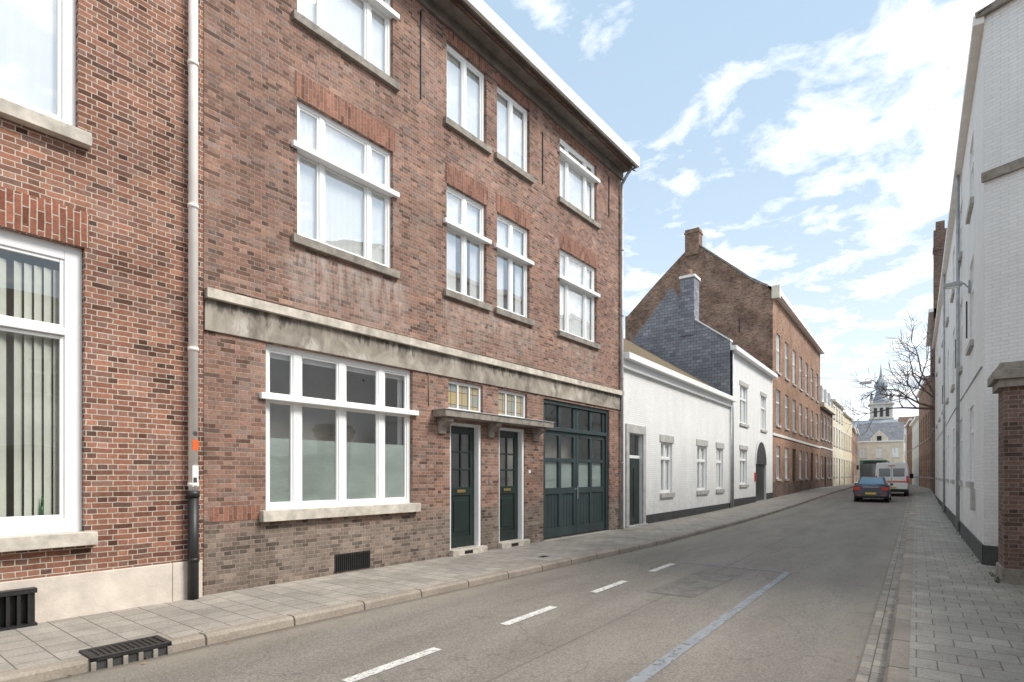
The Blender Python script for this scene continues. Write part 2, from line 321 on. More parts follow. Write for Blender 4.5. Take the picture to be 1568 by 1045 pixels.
def win(B,s0,s1,z0,z1,mull=(),trans=None,fw=.07,rec=.07,horn=0,curtain=None,glass=None,sill=None,sillh=.13,sillp=.08,mw=.09,sub=.035,frame=None,lintel=None,lh=.32,cz0=None):
    frame=frame or WHITE; glass=glass or GLASS
    F=B.mb('window_frames',frame); y0,y1=rec,rec+.07
    F.box(s0,s0+fw,y0,y1,z0,z1); F.box(s1-fw,s1,y0,y1,z0,z1)
    F.box(s0+fw,s1-fw,y0+.002,y1,z1-fw,z1); F.box(s0+fw,s1-fw,y0+.002,y1,z0,z0+fw)
    for m in mull: F.box(m-mw/2,m+mw/2,y0+.004,y1-.003,z0+fw,z1-fw)
    if trans:
        if horn: F.box(s0-horn,s1+horn,-.07,y1-.004,trans-.045,trans+.045)
        else: F.box(s0+fw,s1-fw,y0-.02,y1-.004,trans-.04,trans+.04)
    xs=[s0+fw]+[q for m in mull for q in (m-mw/2,m+mw/2)]+[s1-fw]
    zz=[(z0+fw,z1-fw)] if not trans else [(z0+fw,trans-.045),(trans+.045,z1-fw)]
    if sub:
        for i in range(0,len(xs),2):
            a,b=xs[i],xs[i+1]
            for c,d in zz:
                F.box(a,a+sub,y0+.02,y1-.01,c,d);F.box(b-sub,b,y0+.02,y1-.01,c,d)
                F.box(a+sub,b-sub,y0+.022,y1-.01,c,c+sub);F.box(a+sub,b-sub,y0+.022,y1-.01,d-sub,d)
    B.mb('window_glass',glass,0).ry(s0+fw,s1-fw,z0+fw,z1-fw,y0+.045)
    if curtain: 
        C=B.mb('curtains',curtain,0)
        n=max(4,int((s1-s0)/.06)); zc=z0 if cz0 is None else cz0
        for k in range(n):
            a=s0+(s1-s0)*k/n; b=s0+(s1-s0)*(k+1)/n; ya=y1+.02+.008*(k%2); yb=y1+.02+.008*((k+1)%2)
            C.face([(a,ya,zc),(b,yb,zc),(b,yb,z1),(a,ya,z1)],True)
    if sill: B.mb('sills',sill).box(s0-.1,s1+.1,-sillp,rec+.01,z0-sillh,z0+.004)
    if lintel: B.mb('brick_lintels',lintel,0).box(s0-.04,s1+.04,-.005,.0,z1,z1+lh)

def body(B,L0,L1,z0,H,depth,mat,back=True):
    m=B.mb('side_walls',mat,0)
    m.face([(L0,0,z0),(L0,0,H),(L0,depth,H),(L0,depth,z0)]); m.face([(L1,0,z0),(L1,depth,z0),(L1,depth,H),(L1,0,H)])
    if back: m.face([(L0,depth,z0),(L0,depth,H),(L1,depth,H),(L1,depth,z0)])
    B.mb('interior',INT,0).ry(L0+.05,L1-.05,z0,H-.05,1.1)
def roof(B,L0,L1,z0,yr,zr,yb,zb,rmat,gmat,ov=.15):
    r=B.mb('roof',rmat,0)
    sl=(zr-z0)/yr
    r.face([(L0,-ov,z0-ov*sl),(L1,-ov,z0-ov*sl),(L1,yr,zr),(L0,yr,zr)]); r.face([(L0,yr,zr),(L1,yr,zr),(L1,yb,zb),(L0,yb,zb)])
    g=B.mb('gable_walls',gmat,0)
    for L in(L0+.01,L1-.01): g.face([(L,0,z0-.02),(L,yb,zb-.02),(L,yr,zr-.02)])
def simple(name,loc,rot,L,H,depth,wallm,wins,ridge=3,rmat=None,plinth=None,gutter=WHITE,zb=-.3,glass=None,sillm=None,string=None,lint=None,frame=None):
    B=G(name,loc,rot); w=B.mb('walls',wallm,0)
    wall(w,0,L,zb,H,[x[:4] for x in wins]); body(B,0,L,zb,H,depth,wallm)
    for x in wins:
        kind=x[4] if len(x)>4 else 'w'; s0,s1,z0,z1=x[:4]
        if kind=='d':
            B.mb('doors',GREEN).box(s0,s1,.1,.14,z0,z1)
            if lint: B.mb('lintels',lint).box(s0-.15,s1+.15,-.03,0,z1,z1+.2)
        else:
            win(B,s0,s1,z0,z1,mull=[(s0+s1)/2],trans=z0+(z1-z0)*.68,sill=sillm or GREYST,sub=0,curtain=CURT if random.random()<.35 else None,glass=glass or GLASSF,frame=frame)
            if lint: B.mb('lintels',lint).box(s0-.12,s1+.12,-.025,0,z1,z1+.18)
    if plinth: B.mb('plinth',plinth[1],0).box(0,L,-.03,-.001,zb,plinth[0])
    if string: B.mb('string_course',WHITE,0).box(0,L,-.05,0,string,string+.14)
    if gutter: B.mb('gutter',gutter).box(0,L,-.3,.0,H-.22,H+.02)
    if ridge: roof(B,0,L,H,depth/2,H+ridge,depth,H,rmat or TILE,wallm)
    else: B.mb('roof',rmat or TILE,0).face([(0,0,H),(L,0,H),(L,depth,H),(0,depth,H)])
    return B

# ------------------------------------------------------------ ground
def g(y):
    t=min(max((y-20)/42,0),1); return .46*(t*t*(3-2*t))
def kl(y):
    if y<13.86: return -5.283-.0617*(13.86-y)
    if y<60: return -5.283+.08*min((y-13.86)/8,1)
    return -5.2-1.6*(y-60)/45
def kr(y): return -.22 if y<62 else -.22-2.2*(y-62)/43
Ys=[-25+2*i for i in range(13)]+[1+1.5*i for i in range(40)]+[62+4*i for i in range(24)]
def strip(name,fl,fr,dz,mat,y0=-25,y1=154):
    ys=sorted({y0,y1,*[y for y in Ys if y0<y<y1]}); mb=MB()
    for a,b in zip(ys,ys[1:]):
        mb.face([(fl(a),a,g(a)+dz),(fr(a),a,g(a)+dz),(fr(b),b,g(b)+dz),(fl(b),b,g(b)+dz)])
    return mb.finish(name,mat)
gm=MB(); gm.face([(-900,-900,-.2),(900,-900,-.2),(900,900,-.2),(-900,900,-.2)]); gm.finish('ground',DIRT)
strip('road',lambda y:kl(y)-.02,lambda y:kr(y)+.02,-.1,ASPH)
strip('pavement',lambda y:kl(y)-5,lambda y:kl(y)-.13,0,PAVE)
strip('pavement',lambda y:kr(y)+.15,lambda y:kr(y)+(9 if y<13 else 5),0,PAVER)
def kerb(f0,f1,name,front):
    mb=MB(); ys=sorted({-25,154,*Ys})
    for a,b in zip(ys,ys[1:]):
        x0a,x1a,x0b,x1b=f0(a),f1(a),f0(b),f1(b); za,zb_=g(a)+.006,g(b)+.006
        ca=.03 if front>0 else -.03
        ea,eb=(x1a,x1b) if front>0 else (x0a,x0b); ia,ib=(x0a,x0b) if front>0 else (x1a,x1b)
        mb.face([(ia,a,za),(ea-ca,a,za),(eb-ca,b,zb_),(ib,b,zb_)])
        mb.face([(ea-ca,a,za),(ea,a,za-.03),(eb,b,zb_-.03),(eb-ca,b,zb_)],True)
        mb.face([(ea,a,za-.03),(ea+ca*.3,a,za-.15),(eb+ca*.3,b,zb_-.15),(eb,b,zb_-.03)])
        mb.face([(ia,a,za),(ib,b,zb_),(ib,b,zb_-.1),(ia,a,za-.1)])
    o=mb.finish(name,KERB); 
    u=o.data.uv_layers[0]
    for p in o.data.polygons:
        for li in p.loop_indices:
            c=o.data.vertices[o.data.loops[li].vertex_index].co; u.data[li].uv=(c.x*.3+2,c.y)
kerb(lambda y:kl(y)-.15,lambda y:kl(y),'kerb',1)
kerb(lambda y:kr(y),lambda y:kr(y)+.17,'kerb',-1)
strip('gutter_strip',lambda y:kr(y)-.2,lambda y:kr(y)-.005,-.094,SETT)
mk=MB()
for k in range(-6,4):
    y=3.1+2.25*k; mk.face([(-3.99+.005*k,y,-.094),(-3.87+.005*k,y,-.094),(-3.87+.005*k,y+1.13,-.094),(-3.99+.005*k,y+1.13,-.094)])
mk.finish('lane_marking',PAINT)
mk=MB(); mk.face([(-2.02,2,-.094),(-1.88,2,-.094),(-1.83,11.2,-.094),(-1.93,11.2,-.094)]); mk.face([(-3.9,11.21,-.094),(-1.8,11.21,-.094),(-1.8,11.28,-.094),(-3.9,11.28,-.094)])
mk.finish('parking_bay_marking',BPAINT)
mk=MB(); mk.face([(-3.3,8.1,-.096),(-2.6,8.1,-.096),(-2.5,10.4,-.096),(-3.2,10.4,-.096)]); mk.finish('asphalt_repair',ASPH2)
mc=G('water_valve_cover',(-6.05,9.6,.004),math.radians(87)); mc.mb('lid',IRON,.003).box(0,.22,0,.16,-.02,.006); mc.mb('lid_rim',GREYST,0).box(-.02,.24,-.02,.18,-.02,.002); mc.done()

# ------------------------------------------------------------ main brick house (A)
A0=Vector((-7.969,3.902,0)); RA=math.atan2(.9989,.0467); out=Vector((.9989,-.0467,0))
B=G('brick_house',A0,RA,bevel=.006)
LA=12.3; HA=10.95
W=[(.889,3.802,1.12,3.64),(4.81,5.78,.12,2.74),(4.76,5.83,2.98,3.6),(6.38,7.34,.12,2.74),(6.36,7.45,2.98,3.6),(8.128,11.546,.02,3.58),
   (1.402,3.326,5.39,7.58),(4.714,5.951,5.39,7.58),(6.311,7.549,5.39,7.58),(8.87,10.79,5.39,7.58),
   (1.402,3.326,8.85,10.52),(4.714,5.951,8.85,10.48),(6.311,7.549,8.85,10.48),(8.87,10.79,8.85,10.52)]
wall(B.mb('walls',BR_A,0),0,LA,-.2,HA,W,rev=.2); body(B,0,LA,-.2,HA,9,BR_A)
win(B,.889,3.802,1.12,3.64,mull=[1.447,2.282,3.115],trans=2.83,horn=.1,sill=STONE,sillh=.16,sillp=.12,mw=.13,fw=.08)
B.mb('frosted_film',FROST,0).ry(.97,3.73,1.2,2.22,.122)
Rm=B.mb('window_blinds',CURT,0); Rm.ry(.95,3.75,3.46,3.6,.2); Rm.ry(.95,1.08,1.2,3.6,.25); Rm.ry(3.64,3.75,1.2,3.6,.25)
for (a,b,mm) in ((1.402,3.326,[1.89,2.838]),(8.87,10.79,[9.36,10.3])):
    win(B,a,b,5.39,7.58,mull=mm,trans=6.8,horn=.1,sill=STONED,curtain=CURT,glass=GLASSU,lintel=BR_AS,lh=.4)
    win(B,a,b,8.85,10.52,mull=mm,trans=10.08,horn=.1,sill=STONED,curtain=CURT,glass=GLASSU,lintel=BR_AS,lh=.38)
for (a,b) in ((4.714,5.951),(6.311,7.549)):
    win(B,a,b,5.39,7.58,mull=[(a+b)/2],trans=6.78,horn=.1 ,sill=STONED,curtain=None,glass=GLASSU,lintel=BR_AS,lh=.4)
    win(B,a,b,8.85,10.48,mull=[(a+b)/2],sill=STONED,curtain=CURT,glass=GLASSU,lintel=BR_AS,lh=.38)
    C=B.mb('curtains',CURT,0); C.ry(a+.1,b-.1,6.8,7.5,.17); C.ry(a+.1,a+.45,5.4,6.8,.18); C.ry(b-.35,b-.1,5.4,6.8,.18)
bd=B.mb('concrete_band',BAND); bd.box(0,LA,-.035,-.002,3.645,4.08)
B.mb('string_course',CORN).box(-.0,LA,-.11,.0,4.08,4.215)
B.mb('plinth_course',BR_AS,0).box(.06,.8,-.006,0,1.0,1.2)
for a,b in((4.76,5.83),(6.36,7.45)):
    F=B.mb('window_frames',WHITE); F.box(a,a+.06,.06,.13,2.98,3.6);F.box(b-.06,b,.06,.13,2.98,3.6);F.box(a+.06,b-.06,.062,.13,3.54,3.6);F.box(a+.06,b-.06,.062,.13,2.98,3.04)
    for k in(1,2): x=a+(b-a)*k/3; F.box(x-.02,x+.02,.07,.12,3.04,3.54)
    B.mb('leaded_fanlights',LEAD,0).ry(a+.06,b-.06,3.04,3.54,.10)
c=B.mb('door_canopy',STONED,.01); c.box(4.32,8.05,-.36,0,2.80,2.93)
B.mb('canopy_lead',ZINC).box(4.30,8.07,-.38,-.0,2.931,2.95)
for x in(4.55,6.06,7.75):
    B.mb('canopy_brackets',STONED,.01).prism([(0,2.8),(-.28,2.8),(-.28,2.72),(-.1,2.62),(-.06,2.48),(0,2.48)],x-.09,x+.09)
for a,b in((4.81,5.78),(6.38,7.34)):
    d=B.mb('doors',GREEN); F=B.mb('door_frames',WHITE)
    F.box(a,a+.05,.02,.2,.12,2.74);F.box(b-.07,b,.02,.2,.12,2.74);F.box(a+.05,b-.07,.022,.2,2.68,2.74)
    x0,x1=a+.06,b-.08; y=.14
    st=.13; d.box(x0,x0+st,y,y+.045,.14,2.67);d.box(x1-st,x1,y,y+.045,.14,2.67)
    for z0,z1 in((.14,.36),(1.22,1.40),(2.52,2.67)): d.box(x0+st,x1-st,y+.001,y+.045,z0,z1)
    d.box(x0+st,x1-st,y+.025,y+.04,.36,1.22)
    d.box(x0+st+.08,x1-st-.08,y+.008,y+.03,.46,1.12)
    xm=(x0+x1)/2; d.box(xm-.02,xm+.02,y+.003,y+.04,1.40,2.52)
    for z in(1.77,2.14): d.box(x0+st,x1-st,y+.004,y+.04,z-.02,z+.02)
    B.mb('door_glass',GLASS,0).ry(x0+st,x1-st,1.4,2.52,y+.03)
    B.mb('door_furniture',BRASS).box(xm-.13,xm+.13,y-.012,y,1.28,1.34)
    B.mb('door_furniture',BRASS).box(x0+.03,x0+.07,y-.04,y,1.1,1.3)
    B.mb('door_steps',CORN,.01).box(a-.04,b+.06,-.13,.2,-.05,.125)
    B.mb('step_vents',IRON,0).box(a+.3,a+.55,-.134,-.13,.02,.09)
B.mb('door_bells',CHR).box(6.02,6.08,-.02,0,1.45,1.55); B.mb('house_number',WHITE).box(7.5,7.58,-.012,0,1.7,1.77)
a,b=8.128,11.546; d=B.mb('garage_doors',GREEN2); y=.1
d.box(a,a+.1,.05,.2,.02,3.58);d.box(b-.1,b,.05,.2,.02,3.58);d.box(a+.1,b-.1,.052,.2,3.48,3.58);d.box(a+.1,b-.1,.04,.19,2.80,2.90)
mid=(a+b)/2
for x0,x1 in((a+.11,mid-.012),(mid+.012,b-.11)):
    xm=(x0+x1)/2
    for p,q in((x0,x0+.12),(x1-.12,x1),(xm-.06,xm+.06)): d.box(p,q,y,y+.06,.04,2.79); d.box(p,q,y+.003,y+.06,2.9,3.47)
    for z0,z1 in((.04,.28),(1.16,1.32),(2.0,2.1),(2.68,2.79)):
        d.box(x0+.12,xm-.06,y+.002,y+.06,z0,z1); d.box(xm+.06,x1-.12,y+.002,y+.06,z0,z1)
    for p,q in((x0+.12,xm-.06),(xm+.06,x1-.12)):
        for z0,z1 in((2.1,2.68),(2.9,3.47),(1.32,2.0)): B.mb('garage_glass',GLASSF,0).ry(p,q,z0,z1,y+.04)
        n=4
        for k in range(n):
            w=(q-p)/n; d.box(p+k*w+.006,p+(k+1)*w-.006,y+.03,y+.05,.28,1.16)
    d.box(x0,x1,y+.052,y+.06,.04,1.3)
    B.mb('garage_window_film',FROST,0).ry(x0+.1,x1-.1,1.3,2.02,y+.06)
B.mb('garage_handle',CHR).box(mid+.03,mid+.07,y-.03,y,1.0,1.35); B.mb('garage_handle',CHR).box(mid-.06,mid+.0,y-.015,y,1.25,1.3)
B.mb('garage_sill',GREYST).box(a-.02,b+.02,-.06,.2,-.05,.018)
v=B.mb('vent_grille',IRON,0); v.box(2.08,2.80,-.012,.0,.03,.33)
for k in range(18): x=2.11+k*.039; v.box(x,x+.014,-.026,-.012,.05,.31)
an=B.mb('wall_anchors',IRON,0)
for x,z0,z1 in((4.0,8.9,10.6),(8.08,8.9,10.2),(11.5,9.3,10.5)): an.box(x-.012,x+.012,-.025,0,z0,z1)
cb=B.mb('facade_cable',BR_D,0); cb.path([(4.2,-.012,3.0),(4.2,-.012,3.64)],.008,6); cb.path([(.25,-.012,4.26),(3.9,-.012,4.25),(8,-.012,4.27),(12.1,-.012,4.25)],.009,6)
e=B.mb('eave_soffit',SOFF,0); e.box(-.02,LA+.05,-.5,.05,10.95,11.02); e.box(-.02,LA+.03,-.06,0,10.72,10.95)
B.mb('gutter',WHITE,.01).box(-.02,LA+.08,-.58,-.50,10.97,11.27); B.mb('gutter',WHITE,.01).box(LA+.051,LA+.081,-.499,.3,10.97,11.25)
roof(B,0,LA+.05,11.15,4.5,14.0,9,11.15,TILE,BR_A,ov=.5)
pp=B.mb('downpipe',ZINC,0); pp.path([(LA-.12,-.45,10.95),(LA-.12,-.3,10.8),(LA-.1,-.08,10.55),(LA-.1,-.08,0)],.045)
for z in(2,4.6,6.5,8.5): pp.tube((LA-.1,-.08,z),(LA-.1,-.08,z+.04),.056)
B.done()

# ------------------------------------------------------------ left brick house (B)
B=G('brick_house',A0+out*.03,RA,bevel=.007)
WL=[(-4.1,-1.36,.98,4.34),(-4.1,-1.42,5.66,8.1)]+[(-8.6,-6.2,.98,4.34),(-8.6,-6.2,5.66,8.1)]
wall(B.mb('walls',BR_B,0),-14,-.02,-.2,12,WL,rev=.2); body(B,-14,-.02,-.2,12,9,BR_B)
for i,(a,b,c_,d_) in enumerate(WL):
    up=i%2
    win(B,a,b,c_,d_,mull=[(a+b)/2],trans=None if up else 3.32,fw=.17 if not up else .13,rec=.09,sill=STONE,sillh=.15,sillp=.12,glass=GLASSU if up else GLASSF,curtain=CURT if up else None,lintel=BR_BS,lh=.42,mw=.14,sub=.04)
bl=B.mb('vertical_blinds',BLIND,0)
x=-4.0; k=0
while x<-1.5:
    t=random.uniform(-.006,.006); w=.078
    bl.face([(x,.185,1.16),(x+w,.225+t,1.16),(x+w,.225+t,4.05),(x,.185,4.05)]); x+=.088
    k+=1
    if k%11==0: x+=.05
bt=B.mb('window_sill_bottles',GRB,0)
for (x,h) in((-2.32,.2),(-2.22,.12),(-1.72,.26)):
    bt.tube((x,.172,1.15),(x,.172,1.15+h*.6),.016,.016,12); bt.tube((x,.172,1.15+h*.6),(x,.172,1.15+h),.012,.006,12)
B.mb('plinth',PLB,.01).box(-14,-.42,-.035,-.002,-.2,.50); B.mb('plinth',PLB,.01).box(-.415,-.04,-.03,-.002,-.2,.50)
p=B.mb('downpipe',OFFW,0); xs=-.19
p.tube((xs,-.10,1.42),(xs,-.10,12),.058,n=18)
for z in(3.3,5.2,7.1,1.5): p.tube((xs,-.10,z),(xs,-.10,z+.05),.068,n=18)
q=B.mb('downpipe_boot',IRON,0); q.tube((xs,-.10,-.1),(xs,-.10,1.42),.066,n=18); q.tube((xs,-.10,1.36),(xs,-.10,1.44),.078,n=18); q.tube((xs,-.10,.5),(xs,-.10,.55),.075,n=18)
B.mb('stickers',ORANGE,0).box(xs-.035,xs+.04,-.163,-.158,1.98,2.12)
B.mb('stickers',WHITE,0).box(xs-.035,xs+.04,-.163,-.158,1.50,1.78); B.mb('stickers',BLACKP,0).box(xs-.025,xs+.02,-.166,-.163,1.55,1.62); B.mb('stickers',BLACKP,0).tube((xs,-.159,2.2),(xs,-.164,2.2),.03)
cv=B.mb('basement_grille',IRON,0)
for k in range(12): x=-2.9+k*.09; cv.box(x,x+.03,-.14,-.03,.0,.36); 
cv.box(-2.93,-1.83,-.15,-.03,.36,.41); cv.box(-2.93,-1.83,-.155,-.03,-.05,.03); cv.box(-2.93,-1.83,-.05,-.036,.0,.38)
B.mb('gutter',WHITE).box(-14,0,-.5,0,11.8,12.1); B.mb('roof',TILE,0).face([(-14,-.3,12),(0,-.3,12),(0,5,15),(-14,5,15)])
B.done()

# ------------------------------------------------------------ low white house (C)
R90=math.radians(90); Y0=16.21
C=G('white_house',(-7.45,Y0,0),R90,bevel=.006)
Wc=[(.62,1.75,.05,2.98,'d'),(3.45,4.62,1.0,2.85,'w'),(7.6,8.95,1.0,2.9,'w'),(10.4,11.5,1.0,2.9,'w')]
wall(C.mb('walls',WB,0),0,12.75,-.2,5.3,[w[:4] for w in Wc]); body(C,0,12.75,-.2,5.3,5.1,WB,False)
for w in Wc[1:]:
    win(C,*w[:4],mull=[(w[0]+w[1])/2],trans=w[2]+1.25,sill=GREYST,sillh=.16,curtain=CURT,glass=GLASS)
    C.mb('lintels',GREYST).box(w[0]-.12,w[1]+.12,-.03,0,w[3],w[3]+.26)
st=C.mb('door_surround',GREYST,.01); st.box(.40,.62,-.05,.0,0,3.0); st.box(1.75,1.97,-.05,.0,0,3.0); st.box(.40,1.97,-.055,0,3.0,3.28)
dd=C.mb('door',GREEN); dd.box(.62,1.75,.1,.14,.05,2.2); dd.box(.8,1.1,.08,.1,.3,1.9); dd.box(1.25,1.6,.08,.1,.3,1.9)
C.mb('door',WHITE).box(.62,1.75,.08,.14,2.2,2.3); C.mb('door_glass',GLASS,0).ry(.62,1.75,2.3,2.98,.11)
C.mb('door_step',GREYST).box(.4,1.97,-.12,.1,-.1,.05)
C.mb('plinth',BLACKP,0).box(1.98,12.75,-.02,-.001,-.2,.30)
C.mb('gutter',WHITE,.01).box(0,12.75,-.32,0,5.22,5.42); C.mb('cornice',WHITE,.01).box(0,12.75,-.12,0,4.98,5.22)
C.mb('roof',MOSS,0).face([(0,-.2,5.38),(12.74,-.2,5.38),(12.74,5.15,8.9),(0,5.15,8.9)]); C.mb('roof',MOSS,0).face([(0,5.15,8.9),(12.74,5.15,8.9),(12.74,10,5.4),(0,10,5.4)])
C.mb('downpipe',ZINC,0).tube((12.6,-.09,0),(12.6,-.09,5.2),.045)
C.done()

# ------------------------------------------------------------ tall white house with slate flank (D)
D=G('white_house',(-7.45,28.97,0),R90,bevel=.006)
Ld=10.12; Wd=[(1.9,3.5,4.35,6.35),(6.75,8.15,4.35,6.35),(1.9,3.4,1.15,3.0)]
wall(D.mb('walls',WB,0),0,Ld,-.2,7.9,Wd+[(5.45,8.2,0.05,2.3)]); body(D,0,Ld,-.2,7.9,5.2,WB,False)
for w in Wd:
    win(D,*w,mull=[(w[0]+w[1])/2],trans=w[2]+1.3,sill=GREYST,curtain=CURT,glass=GLASS); D.mb('lintels',GREYST).box(w[0]-.12,w[1]+.12,-.04,0,w[3],w[3]+.22)
cx,r=6.825,1.375; pts=[(cx-r,2.3)]+[(cx-r*math.cos(t*math.pi/12),2.3+r*.95*math.sin(t*math.pi/12)) for t in range(1,12)]+[(cx+r,2.3)]
D.mb('arch_shade_panel',BLACKP,0).face([(x,-.006,z) for x,z in pts])  # flat black sheet on the wall, painted shade of the arch head
for (x,z),(x2,z2) in zip(pts,pts[1:]):
    ox,oz=cx+(x-cx)*1.16,2.3+(z-2.3)*1.16; ox2,oz2=cx+(x2-cx)*1.16,2.3+(z2-2.3)*1.16
    D.mb('arch_stones',WHITE,0).face([(x,-.03,z),(x2,-.03,z2),(ox2,-.03,oz2),(ox,-.03,oz)])
D.mb('gate_doors',GREEN).box(5.45,8.2,.12,.16,.05,2.3)
D.mb('plinth',BLACKP,0).box(0,5.4,-.02,-.001,-.2,.45); D.mb('plinth',BLACKP,0).box(8.25,Ld,-.02,-.001,-.2,.55)
D.mb('gutter',WHITE,.01).box(0,Ld,-.3,0,7.8,8.02)
sl=D.mb('slate_flank',SLATE,0)
sl.prism([(0,5.3),(0,8.25),(1.7,9.55),(1.7,9.7),(2.95,11.4),(3.0,11.4),(5.2,8.85),(5.2,5.3)],-.03,.38)
ch=D.mb('chimney',SLATE,0); ch.box(-.08,.75,1.75,2.45,8.8,11.75); D.mb('chimney_cap',WHITE).box(-.14,.82,1.69,2.51,11.75,11.88); D.mb('chimney_pot',BR_EF,0).tube((.3,2.1,11.88),(.3,2.1,12.25),.12)
D.mb('flank_coping',WHITE,0).prism([(-.02,8.25),(-.02,8.33),(1.72,9.63),(1.72,9.55)],-.07,.42)
D.mb('roof',TILE,0).face([(.3,-.2,7.95),(Ld,-.2,7.95),(Ld,2.7,9.9),(.3,2.7,9.9)]); D.mb('roof',TILE,0).face([(.3,2.7,9.9),(Ld,2.7,9.9),(Ld,5.2,8),(.3,5.2,8)])
D.mb('downpipe',ZINC,0).tube((.15,-.09,.1),(.15,-.09,7.8),.05); D.mb('wall_sign',RED).box(5.1,5.35,-.05,0,1.3,1.8)
D.done()

# ------------------------------------------------------------ tall brick house (E)
E=G('brick_house',(-7.45,39.1,0),R90,bevel=0)
Le=22; We=[]
for k in range(7):
    x=1.2+k*3.0
    We+=[(x,x+1.25,8.45,11.0),(x,x+1.25,4.95,7.3)]
    We.append((x-.1,x+1.35,.45,3.6,'d') if k in(2,5) else (x,x+1.25,1.4,3.6))
wall(E.mb('walls',BR_EF,0),0,Le,-.2,13.4,[w[:4] for w in We]); body(E,0.02,Le,-.2,13.4,10.1,BR_E)
for w in We:
    if len(w)>4: E.mb('doors',GREEN).box(w[0],w[1],.1,.15,w[2],w[3])
    else: win(E,*w,mull=[(w[0]+w[1])/2],trans=w[2]+1.5,sill=GREYST,sub=0,glass=GLASSF,frame=WHITE,curtain=CURT if random.random()<.2 else None)
E.mb('string_course',WHITE).box(0,Le,-.06,0,4.2,4.36); E.mb('plinth',BR_D,0).box(0.03,Le,-.03,-.001,0,1.2)
E.mb('gutter',WHITE).box(-.05,Le,-.4,0,13.15,13.5)
rf=E.mb('roof',TILE,0); rf.face([(.3,-.4,13.4),(Le,-.4,13.4),(Le,5.05,17.2),(.3,5.05,17.2)]); rf.face([(.3,5.05,17.2),(Le,5.05,17.2),(Le,10.2,13.1),(.3,10.2,13.1)])
gb=E.mb('gable_wall',BR_E,0); gb.prism([(.0,13.3),(.35,13.75),(1.1,14.15),(2.2,15.15),(5.05,17.65),(7.6,15.5),(9.9,13.4),(10.1,13.0)],.0,.32)
E.mb('gable_coping',STONED,0).prism([(.35,13.77),(1.1,14.17),(2.2,15.17),(4.65,17.35),(4.65,17.47),(2.15,15.29),(1.05,14.29),(.3,13.87)],-.04,.36)
gb.box(-.1,.7,4.65,5.6,16.8,18.6); gb.box(-.15,.75,4.6,5.65,18.3,18.42); E.mb('chimney',BR_E,0).box(15,16.2,4.5,5.5,16.5,18.9)
E.mb('corner_stone',CREAM,0).box(-.06,.3,-.42,.05,12.9,13.7)
E.mb('tie_anchors',IRON,0).box(-.03,-.005,2.0,2.05,11.0,12.0); E.mb('tie_anchors',IRON,0).box(-.03,-.005,5.0,5.05,12.5,13.5)
E.done()

def grid(L,n,rows,w=1.1,door=None,base=0):
    r=[]; st=L/n
    for k in range(n):
        x=st*(k+.5)-w/2
        for i,(z0,z1) in enumerate(rows):
            if door is not None and i==0 and k in door: r.append((x,x+w,base,z1,'d'))
            else: r.append((x,x+w,z0,z1))
    return r
F=simple('brick_house',(-7.45,61.1,0),R90,9.9,8.4,9,BR_D,grid(9.9,4,[(1.4,3.5),(5.2,7.6)],door=[1],base=.4),ridge=0,string=4.3,gutter=None)
F.mb('cornice',CREAM).box(0,9.9,-.35,0,8.2,8.6); F.mb('mansard',SLATEG,0).prism([(0.05,8.6),(.9,10.9),(8,10.9),(9,8.6)],0,9.9); 
for x in(1.5,4.5,7.5): F.mb('dormers',WHITE).box(x,x+1.1,.0,1.2,8.8,10.4); F.mb('dormer_glass',DGL).box(x+.15,x+.95,-.01,.0,9,10.2)
F.done()
simple('cream_house',(-7.45,71,0),R90,11,10,9,CREAM,grid(11,4,[(1.5,3.6),(5,7),(8,9.3)],door=[2],base=.4),ridge=2.2,lint=WHITE).done()
simple('ochre_house',(-7.45,82,0),R90,12,9.6,9,YEL,grid(12,5,[(1.5,3.6),(5,7)],door=[0],base=.4),ridge=2.5,rmat=SLATEG,lint=WHITE).done()
RH=math.atan2(30,-1.5)
simple('brick_house',(-7.45,94,0),RH,15,8.6,9,BR_EF,grid(15,5,[(1.5,3.6),(5,7)],door=[2],base=.4),ridge=2.5).done()
simple('brick_house',(-7.45-.75,109,0),RH,16,9.4,9,BR_D,grid(16,5,[(1.5,3.6),(5,7)],door=[2],base=.4),ridge=2.5).done()

# ------------------------------------------------------------ right side
R=G('white_house',(1.02,47,0),-R90,bevel=0); LR=33.4
Wr=[]
for yc in(16.5,20.2,24,28,32.5,37,42):
    s=47-yc; Wr+=[(s-.55,s+.55,1.5,3.2),(s-.55,s+.55,4.6,6.5),(s-.55,s+.55,7.7,9.2)]
wall(R.mb('walls',WB2,0),0,LR,-.2,10.1,Wr,rev=.1)
m=R.mb('side_walls',WB2,0); m.face([(0,0,-.2),(0,8,-.2),(0,8,10.1),(0,0,10.1)]); m.face([(LR,0,-.2),(LR+1.65,3.4,-.2),(LR+1.65,3.4,10.1),(LR,0,10.1)]); m.face([(LR+1.65,3.4,-.2),(LR+1.65,8,-.2),(LR+1.65,8,10.1),(LR+1.65,3.4,10.1)])
R.mb('interior',INT,0).ry(.1,LR-.1,0,10,.9)
for w in Wr: win(R,*w,mull=[(w[0]+w[1])/2],trans=w[2]+(w[3]-w[2])*.68,rec=.04,sill=GREYST,sillp=.07,sub=0,glass=GLASSF,curtain=CURT)
R.mb('plinth',BLACKP,0).box(0,LR,-.03,-.001,-.2,.36)
dv=Vector((1.65,3.4,0)).normalized(); nv=Vector((dv.y,-dv.x,0))
